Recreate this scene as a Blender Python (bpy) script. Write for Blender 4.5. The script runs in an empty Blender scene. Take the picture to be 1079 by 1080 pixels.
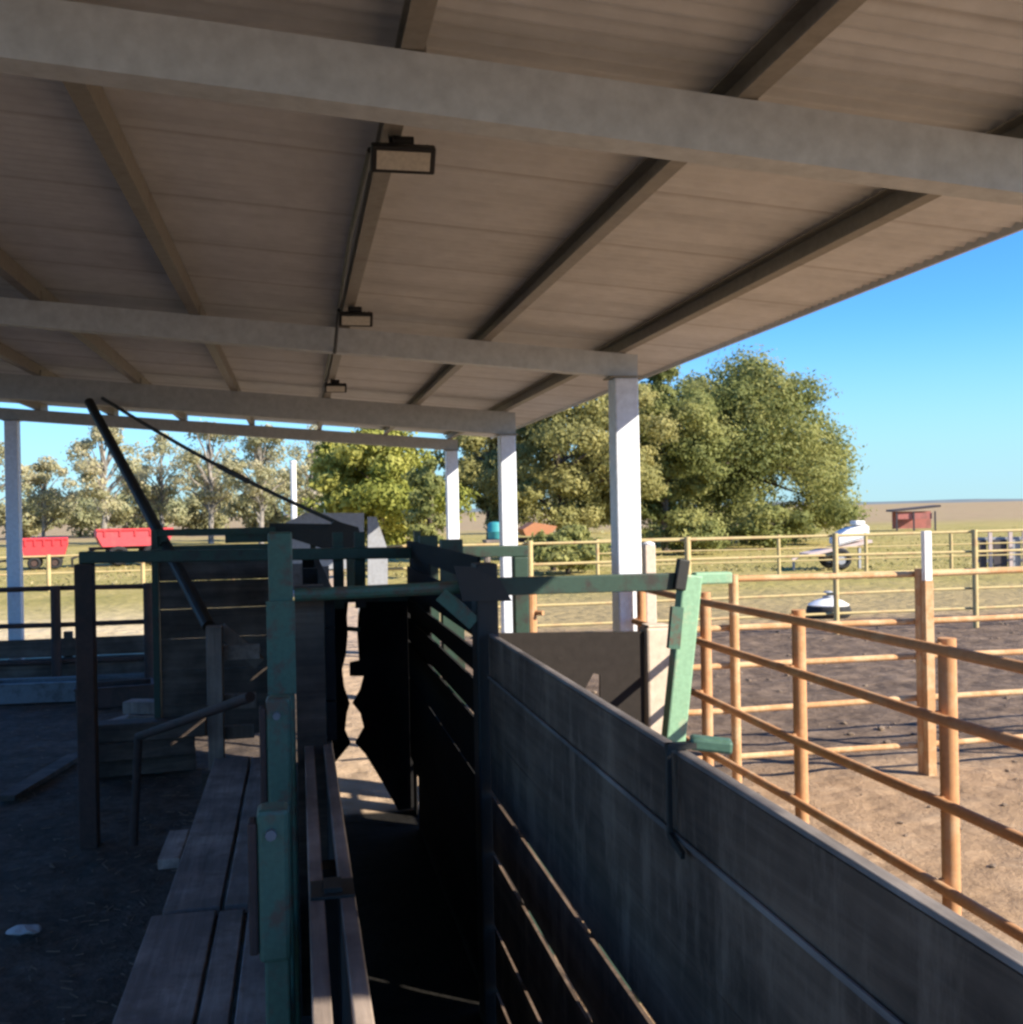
import bpy, bmesh, math, random
import numpy as np
from mathutils import Vector, Matrix, noise as mnoise

R = math.radians
rng = random.Random(7)
sc = bpy.context.scene
col = sc.collection

# ------------------------------------------------------------------ camera
F_PX, SZ = 1100.0, 1080.0
EYE = Vector((0, 0, 2.05))
YAW, ROLL = R(11.56), R(1.1)
F0 = Vector((math.sin(YAW), math.cos(YAW), 0))
R0 = Vector((math.cos(YAW), -math.sin(YAW), 0))
U0 = Vector((0, 0, 1))
PIT = R(-0.05)
F1 = F0 * math.cos(PIT) + U0 * math.sin(PIT)
U1 = U0 * math.cos(PIT) - F0 * math.sin(PIT)
RX = R0 * math.cos(ROLL) - U1 * math.sin(ROLL)
UX = U1 * math.cos(ROLL) + R0 * math.sin(ROLL)
cam_data = bpy.data.cameras.new('camera')
cam = bpy.data.objects.new('camera', cam_data)
col.objects.link(cam)
m = Matrix((RX, UX, -F1)).transposed().to_4x4()
m.translation = EYE
cam.matrix_world = m
cam_data.sensor_width = 36.0
cam_data.lens = 36.0 * F_PX / SZ
cam_data.clip_start = 0.05
cam_data.clip_end = 20000
sc.camera = cam

def ray(px, py):
    return F1 + RX * ((px - 539.5) / F_PX) + UX * ((540 - py) / F_PX)
def onY(px, py, Y):
    r = ray(px, py); return EYE + r * (Y / r.y)
def onX(px, py, X):
    r = ray(px, py); return EYE + r * (X / r.x)
def onZ(px, py, Z=0.0):
    r = ray(px, py); return EYE + r * ((Z - EYE.z) / r.z)
def atD(px, d):
    """ground point below image column px at distance d"""
    r = ray(px, 540); r = Vector((r.x, r.y, 0)); return Vector((0, 0, 0)) + r * d

# ------------------------------------------------------------------ materials
class N:
    def __init__(s, name):
        s.m = bpy.data.materials.new(name); s.m.use_nodes = True
        s.t = s.m.node_tree; s.n = s.t.nodes; s.l = s.t.links
        s.b = s.n['Principled BSDF']; s.out = s.n['Material Output']
        s.geo = s.n.new('ShaderNodeNewGeometry')
        s.tc = s.n.new('ShaderNodeTexCoord')
    def noise(s, scale, detail=6, rough=.6, vec=None, dist=0, stretch=None):
        v = vec or s.tc.outputs['Object']
        if stretch:
            mp = s.n.new('ShaderNodeMapping'); mp.inputs['Scale'].default_value = stretch
            s.l.new(v, mp.inputs['Vector']); v = mp.outputs[0]
        x = s.n.new('ShaderNodeTexNoise'); x.inputs['Scale'].default_value = scale
        x.inputs['Detail'].default_value = detail; x.inputs['Roughness'].default_value = rough
        x.inputs['Distortion'].default_value = dist
        s.l.new(v, x.inputs['Vector']); return x.outputs['Fac']
    def ramp(s, fac, stops):
        x = s.n.new('ShaderNodeValToRGB'); e = x.color_ramp.elements
        while len(e) < len(stops): e.new(.5)
        for q, (p, c) in zip(e, stops):
            q.position = p; q.color = tuple(c) + (1,) if isinstance(c, (tuple, list)) else (c, c, c, 1)
        s.l.new(fac, x.inputs[0]); return x.outputs[0]
    def mix(s, fac, a, b, mode='MIX'):
        x = s.n.new('ShaderNodeMix'); x.data_type = 'RGBA'; x.blend_type = mode
        for i, v in ((0, fac), (6, a), (7, b)):
            if hasattr(v, 'links'): s.l.new(v, x.inputs[i])
            elif i == 0: x.inputs[0].default_value = v
            else: x.inputs[i].default_value = tuple(v) + (1,)
        return x.outputs[2]
    def math(s, op, a, b=0.0, c=None, clamp=False):
        x = s.n.new('ShaderNodeMath'); x.operation = op; x.use_clamp = clamp
        for i, v in enumerate((a, b) if c is None else (a, b, c)):
            if hasattr(v, 'links'): s.l.new(v, x.inputs[i])
            else: x.inputs[i].default_value = v
        return x.outputs[0]
    def xyz(s, v=None):
        x = s.n.new('ShaderNodeSeparateXYZ'); s.l.new(v or s.geo.outputs['Position'], x.inputs[0]); return x.outputs
    def bump(s, h, strength=.3, dist=.01):
        x = s.n.new('ShaderNodeBump'); x.inputs['Strength'].default_value = strength
        x.inputs['Distance'].default_value = dist
        s.l.new(h, x.inputs['Height']); s.l.new(x.outputs[0], s.b.inputs['Normal'])
    def color(s, c):
        if hasattr(c, 'links'): s.l.new(c, s.b.inputs['Base Color'])
        else: s.b.inputs['Base Color'].default_value = tuple(c) + (1,)
    def rough(s, r):
        if hasattr(r, 'links'): s.l.new(r, s.b.inputs['Roughness'])
        else: s.b.inputs['Roughness'].default_value = r

def mul(c, k): return tuple(min(1, x * k) for x in c)

def painted(name, c, wear=(.12, .06, .03), amount=.6, rough=.5, scale=6, metal=0, spec=.4):
    """painted or dirty steel: base coat with blotchy wear where the noise is high"""
    k = N(name)
    a = k.noise(scale, 8, .7); b = k.noise(scale * 7, 4, .6)
    tone = k.ramp(b, [(.3, mul(c, .86)), (.7, mul(c, 1.1))])
    msk = k.ramp(a, [(amount - .04, 0), (amount + .08, 1)])
    k.color(k.mix(msk, tone, wear)); k.rough(rough); k.b.inputs['Metallic'].default_value = metal
    k.b.inputs['Specular IOR Level'].default_value = spec
    k.bump(b, .15, .004)
    return k.m

def wood(name, c, along='Y', dark=.5, rough=.85):
    k = N(name)
    st = {'X': (1.2, 22, 22), 'Y': (22, 1.2, 22), 'Z': (22, 22, 1.2)}[along]
    g = k.noise(1.0, 8, .65, stretch=st, dist=.4); b = k.noise(2.3, 5, .6)
    f = k.noise(30, 3, .6)
    base = k.ramp(g, [(.28, mul(c, dark)), (.55, c), (.8, mul(c, 1.45))])
    stain = k.ramp(b, [(.42, (0.35, .35, .36)), (.66, (1, 1, 1))])
    k.color(k.mix(.8, base, stain, 'MULTIPLY')); k.rough(rough)
    k.b.inputs['Specular IOR Level'].default_value = .25
    k.bump(k.math('ADD', g, k.math('MULTIPLY', f, .3)), .5, .006)
    return k.m

M = {}
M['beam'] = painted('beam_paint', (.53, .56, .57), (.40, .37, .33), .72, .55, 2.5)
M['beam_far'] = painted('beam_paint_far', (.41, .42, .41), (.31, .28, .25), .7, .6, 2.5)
M['post'] = painted('post_paint', (.72, .75, .80), (.45, .42, .38), .68, .45, 3)
M['purlin'] = painted('purlin_steel', (.27, .25, .21), (.20, .175, .145), .60, .6, 4)
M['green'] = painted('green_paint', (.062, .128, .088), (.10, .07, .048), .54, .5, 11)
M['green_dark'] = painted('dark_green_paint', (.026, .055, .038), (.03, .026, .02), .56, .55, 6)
M['green_pale'] = painted('faded_green_paint', (.22, .38, .24), (.38, .38, .25), .60, .6, 9)
M['rust'] = painted('rusty_pipe', (.45, .235, .11), (.47, .30, .17), .54, .8, 5, 0, .2)
M['rust_far'] = painted('weathered_pipe', (.46, .25, .115), (.52, .36, .20), .50, .8, 5, 0, .2)
M['pipe_yellow'] = painted('straw_pipe', (.46, .36, .17), (.40, .26, .13), .55, .8, 4, 0, .2)
M['rust_dark'] = painted('dark_rusty_pipe', (.075, .046, .038), (.05, .036, .03), .52, .8, 5, 0, .2)
M['black_steel'] = painted('black_steel', (.018, .018, .016), (.04, .028, .02), .62, .6, 6)
M['rubber'] = painted('rubber_belt', (.030, .025, .022), (.055, .044, .036), .6, .9, 3, 0, .15)
M['white'] = painted('white_paint', (.78, .76, .72), (.5, .44, .36), .66, .5, 4)
M['red'] = painted('red_paint', (.62, .045, .05), (.35, .06, .05), .62, .5, 2)
M['red_pale'] = painted('faded_red_paint', (.54, .06, .07), (.40, .08, .08), .55, .6, 2)
M['galv'] = painted('galvanised_sheet', (.16, .165, .175), (.09, .09, .09), .55, .5, 5, .1)
M['grey'] = painted('grey_paint', (.30, .31, .33), (.2, .18, .16), .6, .6, 4)
M['dark_roof'] = painted('dark_roof_iron', (.06, .05, .055), (.12, .07, .06), .6, .7, 2)
M['orange'] = painted('orange_paint', (.42, .17, .07), (.4, .16, .07), .6, .6, 2)
M['teal'] = painted('teal_plastic', (.05, .30, .30), (.1, .25, .24), .65, .5, 2)
M['pink'] = painted('pinkish_red_wall', (.48, .17, .14), (.34, .14, .11), .55, .7, 1)
M['tyre'] = painted('tyre_rubber', (.02, .02, .02), (.06, .055, .05), .6, .9, 3)
M['cable'] = painted('cable_steel', (.05, .05, .045), (.09, .07, .05), .6, .6, 10)
M['black_plastic'] = painted('lamp_housing', (.015, .015, .016), (.05, .045, .04), .68, .5, 12)
M['lens'] = painted('lamp_lens', (.58, .54, .45), (.45, .4, .32), .66, .3, 12)
M['paper'] = painted('paper', (.42, .42, .42), (.3, .3, .3), .65, .9, 10)
M['wallboard'] = wood('race_board', (.165, .112, .078), 'Y', .55)
def splash(mat, c):
    t = mat.node_tree; b = t.nodes['Principled BSDF']; src = b.inputs['Base Color'].links[0].from_socket
    tc = t.nodes.new('ShaderNodeTexCoord'); mp = t.nodes.new('ShaderNodeMapping'); mp.inputs['Scale'].default_value = (5, 5, 1.3); t.links.new(tc.outputs['Object'], mp.inputs[0])
    nz = t.nodes.new('ShaderNodeTexNoise'); nz.inputs['Scale'].default_value = 1.6; nz.inputs['Detail'].default_value = 9; nz.inputs['Roughness'].default_value = .72; t.links.new(mp.outputs[0], nz.inputs['Vector'])
    rp_ = t.nodes.new('ShaderNodeValToRGB'); rp_.color_ramp.elements[0].position = .5; rp_.color_ramp.elements[1].position = .72
    t.links.new(nz.outputs['Fac'], rp_.inputs[0]); mx = t.nodes.new('ShaderNodeMix'); mx.data_type = 'RGBA'; mx.inputs[7].default_value = c + (1,)
    t.links.new(rp_.outputs[0], mx.inputs[0]); t.links.new(src, mx.inputs[6]); t.links.new(mx.outputs[2], b.inputs['Base Color'])
splash(M['wallboard'], (.225, .16, .115))
M['lit_edge'] = wood('lit_board_edge', (.26, .23, .21), 'Y', .6)  # paler than the boards, stands in for light caught on their edges
M['plank'] = wood('walkway_plank', (.43, .36, .31), 'Y', .6)
splash(M['plank'], (.17, .135, .11))
M['rail_wood'] = wood('race_rail_wood', (.36, .285, .235), 'Y', .6)
M['hoard'] = wood('hoarding_plank', (.16, .125, .10), 'X', .55)
M['postwood'] = wood('old_post', (.34, .27, .22), 'Z', .6)
M['palepost'] = painted('pale_post', (.56, .46, .36), (.42, .34, .26), .62, .85, 4, 0, .2)
M['dusty'] = painted('dusty_deck', (.55, .44, .40), (.4, .3, .26), .6, .8, 3)
M['sleeper'] = wood('sleeper', (.15, .11, .085), 'X', .55)
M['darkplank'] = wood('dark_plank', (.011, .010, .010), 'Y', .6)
M['bark'] = wood('bark', (.13, .10, .075), 'Z', .5)
M['palebark'] = wood('pale_bark', (.36, .32, .27), 'Z', .6)

# roof iron
k = N('roof_iron')
a = k.noise(1.3, 7, .65, stretch=(.5, 3, 1)); b = k.noise(9, 5, .6)
c0 = k.ramp(a, [(.3, (.57, .575, .57)), (.5, (.66, .665, .66)), (.72, (.72, .725, .72))])
xo = k.xyz(k.tc.outputs['Object'])
lap = k.ramp(k.math('ABSOLUTE', k.math('SUBTRACT', k.math('FRACT', k.math('DIVIDE', xo[1], .762)), .5)), [(.0, (.55, .5, .46)), (.02, (1, 1, 1))])
k.color(k.mix(.55, k.mix(.25, c0, k.ramp(b, [(.35, .5), (.7, 1)]), 'MULTIPLY'), lap, 'MULTIPLY')); k.rough(.6); k.b.inputs['Metallic'].default_value = .1
M['roof'] = k.m

# ground : colour follows what lies there (yard dirt, churned mud, trodden straw, grass, far paddock), with shade and sun painted in at the race
k = N('ground_soil')
p = k.geo.outputs['Position']; x, y, z = k.xyz()
wob = k.math('MULTIPLY', k.math('SUBTRACT', k.noise(.12, 6, .6, p), .5), 9.0)
wob2 = k.math('MULTIPLY', k.math('SUBTRACT', k.noise(.9, 6, .65, p), .5), 2.6)
n1 = k.noise(2.2, 9, .68, p); n2 = k.noise(14, 7, .7, p); n3 = k.noise(.25, 6, .6, p)
def edge(v, a0, a1): 
    mr = k.n.new('ShaderNodeMapRange'); mr.interpolation_type = 'SMOOTHSTEP'
    k.l.new(v, mr.inputs[0]); mr.inputs[1].default_value = a0; mr.inputs[2].default_value = a1
    return mr.outputs[0]
dirt = k.ramp(n1, [(.3, (.28, .185, .105)), (.5, (.38, .255, .15)), (.72, (.45, .32, .20))])
dirt = k.mix(.45, dirt, k.ramp(n2, [(.3, (.66, .62, .6)), (.62, (1.0, 1.0, 1.0))]), 'MULTIPLY')
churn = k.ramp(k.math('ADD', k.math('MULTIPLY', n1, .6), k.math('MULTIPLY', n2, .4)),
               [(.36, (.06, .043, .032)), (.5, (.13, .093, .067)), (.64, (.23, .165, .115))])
straw = k.ramp(n1, [(.3, (.50, .38, .21)), (.7, (.64, .51, .31))])
pinkdirt = k.ramp(n1, [(.3, (.28, .215, .10)), (.7, (.38, .285, .14))])
grass = k.ramp(k.math('ADD', k.math('MULTIPLY', n3, .5), k.math('MULTIPLY', n1, .5)),
               [(.34, (.21, .19, .055)), (.5, (.33, .27, .09)), (.66, (.44, .335, .14))])
field = k.ramp(n3, [(.3, (.25, .185, .105)), (.5, (.34, .245, .14)), (.7, (.30, .25, .115))])
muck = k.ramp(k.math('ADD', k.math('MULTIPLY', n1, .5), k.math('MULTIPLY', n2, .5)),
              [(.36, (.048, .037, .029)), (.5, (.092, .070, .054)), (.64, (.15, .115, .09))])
yy = k.math('ADD', y, wob); yw = k.math('ADD', y, wob2); xw = k.math('ADD', x, wob2)
c = dirt
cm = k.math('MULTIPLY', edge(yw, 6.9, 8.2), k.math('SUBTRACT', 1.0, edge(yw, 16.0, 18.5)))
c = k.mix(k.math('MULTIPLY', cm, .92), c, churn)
c = k.mix(edge(yw, 16.5, 18.5), c, pinkdirt)
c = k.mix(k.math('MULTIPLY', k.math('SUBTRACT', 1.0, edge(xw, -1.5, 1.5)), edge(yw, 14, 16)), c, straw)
c = k.mix(edge(yy, 20, 27), c, grass)
c = k.mix(edge(yy, 80, 120), c, field)
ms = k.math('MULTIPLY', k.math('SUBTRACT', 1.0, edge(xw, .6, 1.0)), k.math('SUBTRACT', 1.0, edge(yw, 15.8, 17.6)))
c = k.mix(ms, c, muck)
race_shade = k.math('MULTIPLY', k.math('MULTIPLY', edge(x, .08, .12), k.math('SUBTRACT', 1.0, edge(x, .80, .86))), k.math('SUBTRACT', 1.0, edge(y, 7.22, 7.3)))
c = k.mix(race_shade, c, (.012, .011, .010))  # race mud, blackened further to paint in the shade between the walls
sun_patch = k.math('MULTIPLY', edge(y, 7.25, 7.32), edge(x, .02, .12)); c = k.mix(k.math('MULTIPLY', sun_patch, k.math('SUBTRACT', 1.0, edge(xw, 1.0, 2.0))), c, k.mix(.5, dirt, (.55, .42, .30)))  # dirt past the end gate brightened, painting in the sunlit patch
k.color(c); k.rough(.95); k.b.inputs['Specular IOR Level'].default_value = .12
vor = k.n.new('ShaderNodeTexVoronoi'); vor.feature = 'SMOOTH_F1'; vor.inputs['Scale'].default_value = 4.5; k.l.new(p, vor.inputs['Vector'])
hoof = k.math('MULTIPLY', vor.outputs['Distance'], 1.3)
k.bump(k.math('ADD', hoof, k.math('ADD', n1, k.math('MULTIPLY', n2, .6))), .9, .055)
M['ground'] = k.m

def leafmat(name, stops, trans=.35):
    k = N(name)
    at = k.n.new('ShaderNodeAttribute'); at.attribute_name = 'rnd'
    k.color(k.ramp(at.outputs['Fac'], stops)); k.rough(.7); k.b.inputs['Specular IOR Level'].default_value = .2
    tr = k.n.new('ShaderNodeBsdfTranslucent'); mx = k.n.new('ShaderNodeMixShader'); mx.inputs[0].default_value = trans
    k.l.new(k.ramp(at.outputs['Fac'], [(q, mul(cc, 1.1)) for q, cc in stops]), tr.inputs[0])
    k.l.new(k.b.outputs[0], mx.inputs[1]); k.l.new(tr.outputs[0], mx.inputs[2]); k.l.new(mx.outputs[0], k.out.inputs[0])
    return k.m
M['leaf_big'] = leafmat('leaf_olive', [(0, (.145, .165, .052)), (.5, (.25, .262, .085)), (1, (.37, .35, .12))], .45)
M['leaf_mid'] = leafmat('leaf_bronze', [(0, (.19, .185, .065)), (.5, (.31, .29, .105)), (1, (.45, .40, .16))], .45)
M['leaf_yellow'] = leafmat('leaf_yellow_green', [(0, (.18, .2, .035)), (.5, (.33, .33, .07)), (1, (.46, .43, .11))])
M['leaf_gum'] = leafmat('leaf_gum', [(0, (.26, .26, .14)), (.5, (.43, .40, .23)), (1, (.58, .51, .33))], .45)
M['leaf_far'] = leafmat('leaf_far', [(0, (.24, .25, .13)), (.5, (.36, .35, .18)), (1, (.48, .43, .24))], .45)
M['grassblade'] = leafmat('grass_blade', [(0, (.18, .18, .06)), (.5, (.32, .28, .11)), (1, (.46, .38, .19))])
k = N('clod'); k.color(k.ramp(k.noise(9, 5), [(.3, (.09, .065, .045)), (.7, (.24, .17, .11))])); k.rough(.95); M['clod'] = k.m

# ------------------------------------------------------------------ mesh builder
class MB:
    def __init__(s): s.bm = bmesh.new()
    def box(s, c, size, rot=None, bevel=0.0):
        mat = Matrix.Translation(Vector(c)) @ (rot.to_4x4() if rot else Matrix()) @ Matrix.Diagonal((size[0], size[1], size[2], 1))
        g = bmesh.ops.create_cube(s.bm, size=1, matrix=mat)
        if bevel:
            es = list({e for v in g['verts'] for e in v.link_edges})
            bmesh.ops.bevel(s.bm, geom=es, offset=bevel, segments=2, affect='EDGES', profile=.5)
        return s
    def ab(s, lo, hi, bevel=0.0):
        lo, hi = Vector(lo), Vector(hi)
        return s.box((lo + hi) / 2, hi - lo, None, bevel)
    def bar(s, a, b, w, h, up=(0, 0, 1), bevel=0.0):
        a, b = Vector(a), Vector(b); d = b - a; yv = d.normalized(); up = Vector(up)
        xv = yv.cross(up)
        if xv.length < 1e-4: xv = yv.cross(Vector((0, 1, 0)))
        xv.normalize(); zv = xv.cross(yv)
        return s.box((a + b) / 2, (w, d.length, h), Matrix((xv, yv, zv)).transposed(), bevel)
    def tube(s, a, b, r, r2=None, n=12):
        a, b = Vector(a), Vector(b); d = b - a
        q = d.to_track_quat('Z', 'Y').to_matrix().to_4x4()
        bmesh.ops.create_cone(s.bm, cap_ends=True, segments=n, radius1=r, radius2=r if r2 is None else r2,
                              depth=d.length, matrix=Matrix.Translation((a + b) / 2) @ q)
        return s
    def chain(s, pts, r, n=8):
        for a, b in zip(pts, pts[1:]): s.tube(a, b, r, n=n)
        return s
    def lathe(s, c, prof, n=24):
        c = Vector(c); rings = []
        for r, z in prof:
            rings.append([s.bm.verts.new(c + Vector((max(r, 1e-4) * math.cos(t), max(r, 1e-4) * math.sin(t), z)))
                          for t in [2 * math.pi * i / n for i in range(n)]])
        for p, q in zip(rings, rings[1:]):
            for i in range(n): s.bm.faces.new((p[i], p[(i + 1) % n], q[(i + 1) % n], q[i]))
        s.bm.faces.new(list(reversed(rings[0]))); s.bm.faces.new(rings[-1]); return s
    def torus(s, c, R1, r, axis='Z', n=28, k=10):
        c = Vector(c); rows = []
        for i in range(n):
            t = 2 * math.pi * i / n; row = []
            for j in range(k):
                u = 2 * math.pi * j / k
                v = Vector(((R1 + r * math.cos(u)) * math.cos(t), (R1 + r * math.cos(u)) * math.sin(t), r * 1.25 * math.sin(u)))
                if axis == 'Y': v = Vector((v.x, v.z, v.y))
                if axis == 'X': v = Vector((v.z, v.x, v.y))
                row.append(s.bm.verts.new(c + v))
            rows.append(row)
        for i in range(n):
            for j in range(k):
                s.bm.faces.new((rows[i][j], rows[(i + 1) % n][j], rows[(i + 1) % n][(j + 1) % k], rows[i][(j + 1) % k]))
        bmesh.ops.recalc_face_normals(s.bm, faces=s.bm.faces); return s
    def prism(s, pts, ext):
        """polygon (3-D points) pushed along ext"""
        ext = Vector(ext); a = [s.bm.verts.new(Vector(p)) for p in pts]; b = [s.bm.verts.new(Vector(p) + ext) for p in pts]
        n = len(a); s.bm.faces.new(a); s.bm.faces.new(list(reversed(b)))
        for i in range(n): s.bm.faces.new((a[i], b[i], b[(i + 1) % n], a[(i + 1) % n]))
        bmesh.ops.recalc_face_normals(s.bm, faces=s.bm.faces); return s
    def jitter(s, amt, sc_=3.0):
        for v in s.bm.verts:
            v.co += mnoise.noise_vector(v.co * sc_) * amt
        return s

PROPS = ('label', 'category', 'group', 'kind')
def tag(o, label=None, cat=None, group=None, kind=None):
    for kx, v in zip(PROPS, (label, cat, group, kind)):
        if v: o[kx] = v
    return o
WL = {}
def thing(name, loc, label, cat, group=None):
    o = bpy.data.objects.new(name, None); col.objects.link(o)
    o.location = loc; o.empty_display_size = .2; WL[o] = Vector(loc)
    return tag(o, label, cat, group)
def obj(name, mb, mat, parent=None, origin=None, label=None, cat=None, group=None, kind=None, smooth=False):
    """world-coordinate geometry -> one mesh object, re-based on its own origin"""
    me = bpy.data.meshes.new(name); mb.bm.to_mesh(me); mb.bm.free()
    me.materials.append(M[mat] if isinstance(mat, str) else mat)
    o = bpy.data.objects.new(name, me); col.objects.link(o)
    base = WL[parent] if parent else Vector(origin or (0, 0, 0))
    me.transform(Matrix.Translation(-base))
    if parent: o.parent = parent; WL[o] = base
    else: o.location = base; WL[o] = base
    if smooth:
        for f in me.polygons: f.use_smooth = True
    return tag(o, label, cat, group, kind)
def smooth_by_angle(o, ang=40):
    me = o.data
    for f in me.polygons: f.use_smooth = True
    bm = bmesh.new(); bm.from_mesh(me)
    for e in bm.edges:
        if len(e.link_faces) == 2 and e.calc_face_angle(0) > R(ang): e.smooth = False
    bm.to_mesh(me); bm.free(); return o

# ------------------------------------------------------------------ ground
def axis_pts(lo, hi, fine_lo, fine_hi, step):
    v = list(np.arange(fine_lo, fine_hi + 1e-6, step)); s = step; a = fine_hi
    while a < hi: s *= 1.25; a += s; v.append(a)
    s = step; a = fine_lo
    while a > lo: s *= 1.25; a -= s; v.insert(0, a)
    return v
xs = axis_pts(-3000, 3000, -9, 13, .22); ys = axis_pts(-300, 5200, -3, 22, .22)
def ground_z(x, y):
    d = math.hypot(x, y)
    w = 0
    inner = x < 1.2 and y < 16 
    amp = .012 if inner else .03
    w += mnoise.noise(Vector((x * .55, y * .55, 0))) * amp
    w += mnoise.noise(Vector((x * 2.6, y * 2.6, 3))) * (amp * .9 if d < 40 else 0)
    if d > 60: w += min((d - 60) / 900, 1) * 2.0 * (0.6 + mnoise.noise(Vector((x * .004, y * .004, 1))))
    return w - .02
mb = MB(); grid = [[mb.bm.verts.new((x, y, ground_z(x, y))) for x in xs] for y in ys]
for j in range(len(ys) - 1):
    for i in range(len(xs) - 1):
        mb.bm.faces.new((grid[j][i], grid[j][i + 1], grid[j + 1][i + 1], grid[j + 1][i]))
obj('ground', mb, 'ground', kind='structure', smooth=True)

k = N('far_ridge'); k.color(k.ramp(k.noise(.01, 5, .6, k.geo.outputs['Position']), [(.35, (.10, .13, .14)), (.65, (.17, .19, .17))])); k.rough(1.0); M['ridge'] = k.m
mb = MB(); lo_, mid_, hi_ = [], [], []
for i in range(90):
    a_ = R(-45 + i * 1.3); D_ = 2600
    h_ = 9 + 7 * mnoise.noise(Vector((i * .21, 0, 0))) + 3 * mnoise.noise(Vector((i * 1.1, 4, 0)))
    for L_, dd, zz_ in ((lo_, -160, -2), (mid_, 0, max(2, h_)), (hi_, 200, -2)):
        L_.append(mb.bm.verts.new(((D_ + dd) * math.sin(a_), (D_ + dd) * math.cos(a_), zz_)))
for i in range(89):
    mb.bm.faces.new((lo_[i], lo_[i + 1], mid_[i + 1], mid_[i])); mb.bm.faces.new((mid_[i], mid_[i + 1], hi_[i + 1], hi_[i]))
obj('hills', mb, 'ridge', kind='structure', smooth=True)

# ------------------------------------------------------------------ the shed
SL = .075
def HP(x): return 2.05 + 1.2 - SL * x           # underside of the purlins
BY = (2.69, 6.7, 10.7, 14.7)
shed = thing('cattle_shed', (-1.0, 8.0, 0), 'open sided skillion shed with corrugated iron roof on pale steel posts over the cattle race', 'shed')
XL, XR = -4.75, 2.82
# corrugated sheet, ribs running across the shed
mb = MB(); pitch, seg, th = .076, 8, .012
yv = np.arange(-.12, 15.2, pitch / seg)
rows = []
for yq in yv:
    zz = .008 * math.cos(2 * math.pi * yq / pitch)
    sag = .0
    rows.append([(xq, yq, HP(xq) + .115 + zz) for xq in (XL, -2.4, 0.0, 1.3, XR)])
top = [[mb.bm.verts.new((a, b, c + th)) for a, b, c in r] for r in rows]
bot = [[mb.bm.verts.new(q) for q in r] for r in rows]
for i in range(len(rows) - 1):
    for j in range(4):
        mb.bm.faces.new((top[i][j], top[i][j + 1], top[i + 1][j + 1], top[i + 1][j]))
        mb.bm.faces.new((bot[i][j + 1], bot[i][j], bot[i + 1][j], bot[i + 1][j + 1]))
    mb.bm.faces.new((bot[i][0], top[i][0], top[i + 1][0], bot[i + 1][0]))
    mb.bm.faces.new((top[i][4], bot[i][4], bot[i + 1][4], top[i + 1][4]))
obj('roof', mb, 'roof', shed)
mb = MB(); mb.ab((XR - .004, -.11, HP(XR) + .085), (XR + .012, 15.19, HP(XR) + .145)); obj('eave_trim', mb, 'beam', shed)
PX = [2.13 - .91 * i for i in range(8)]
for i, px_ in enumerate(PX):
    mb = MB(); h0 = HP(px_)
    mb.box((px_ + .024, 7.54, h0 + .05), (.006, 15.22, .10))      # web
    mb.box((px_ - .006, 7.54, h0 + .003), (.054, 15.22, .006))     # flanges
    mb.box((px_ - .003, 7.54, h0 + .097), (.048, 15.22, .006))
    obj('purlin', mb, 'purlin', shed)
for i, by in enumerate(BY):
    dep = .155 if i != 2 else .235
    mb = MB(); xa, xb = -4.55, (2.24 if i else 2.66)
    za, zb = HP(xa) - .004, HP(xb) - .004
    w = .10
    mb.prism([(xa, by - w / 2, za), (xb, by - w / 2, zb), (xb, by - w / 2, zb - dep), (xa, by - w / 2, za - dep)], (0, w, 0))
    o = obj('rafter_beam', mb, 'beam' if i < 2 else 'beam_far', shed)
    # cleats that hold the purlins
    for px_ in PX:
        mb = MB(); mb.box((px_ + .031, by, HP(px_) + .028), (.006, .07, .055)); obj('purlin_cleat', mb, 'purlin', o)
for i, by in enumerate(BY):
    dep = .155 if i != 2 else .235
    for x0 in ((2.15 if i else 2.56), -3.65):
        top = HP(x0) - dep - .012
        mb = MB(); w = .165
        mb.ab((x0 - w / 2, by - w / 2, -.1), (x0 + w / 2, by + w / 2, top), .012)
        o = obj('post', mb, 'post', shed)
        mb = MB(); mb.ab((x0 - .11, by - .10, top + .001), (x0 + .11, by + .10, top + .010)); obj('cap_plate', mb, 'purlin', o)
        mb = MB(); mb.ab((x0 - .13, by - .13, -.03), (x0 + .13, by + .13, .018)); obj('base_plate', mb, 'purlin', o)

# floodlights under the light coloured purlin
def floodlight(Y, scale, label):
    x0 = PX[2] - .0; z0 = HP(x0)
    t = thing('floodlight', (x0, Y, z0), label, 'floodlight', 'floodlights under the shed roof')
    s = scale
    tilt = Matrix.Rotation(R(38), 3, 'X')
    c = Vector((x0 + .03, Y, z0 - .075))
    mb = MB(); mb.box(c, (.20 * s, .035 * s, .085 * s), tilt, .006)
    for q in range(7):
        mb.box(c + tilt @ Vector(((q - 3) * .026 * s, .026 * s, .0)), (.005, .022, .07 * s), tilt)
    obj('housing', mb, 'black_plastic', t)
    mb = MB(); mb.box(c + tilt @ Vector((0, -.019 * s, 0)), (.165 * s, .006, .058 * s), tilt); obj('lens', mb, 'lens', t)
    mb = MB()
    for sx in (-1, 1): mb.bar(c + Vector((sx * .03, .02, .03)), (x0 + sx * .022 + .02, Y + .02, z0 - .002), .008, .02)
    mb.tube(c + Vector((-.03, .01, .055)), c + Vector((.035, .01, .055)), .018)
    obj('bracket', mb, 'black_plastic', t)
for Y, s, lb in ((3.24, 1.0, 'black floodlight with a cream lens, nearest and largest under the roof'),
                 (5.95, .95, 'small black floodlight just before the second roof beam'),
                 (9.2, .95, 'tiny dark floodlight farthest in, just before the third roof beam')):
    floodlight(Y, s, lb)
mb = MB(); x0 = PX[2] - .062
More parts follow.
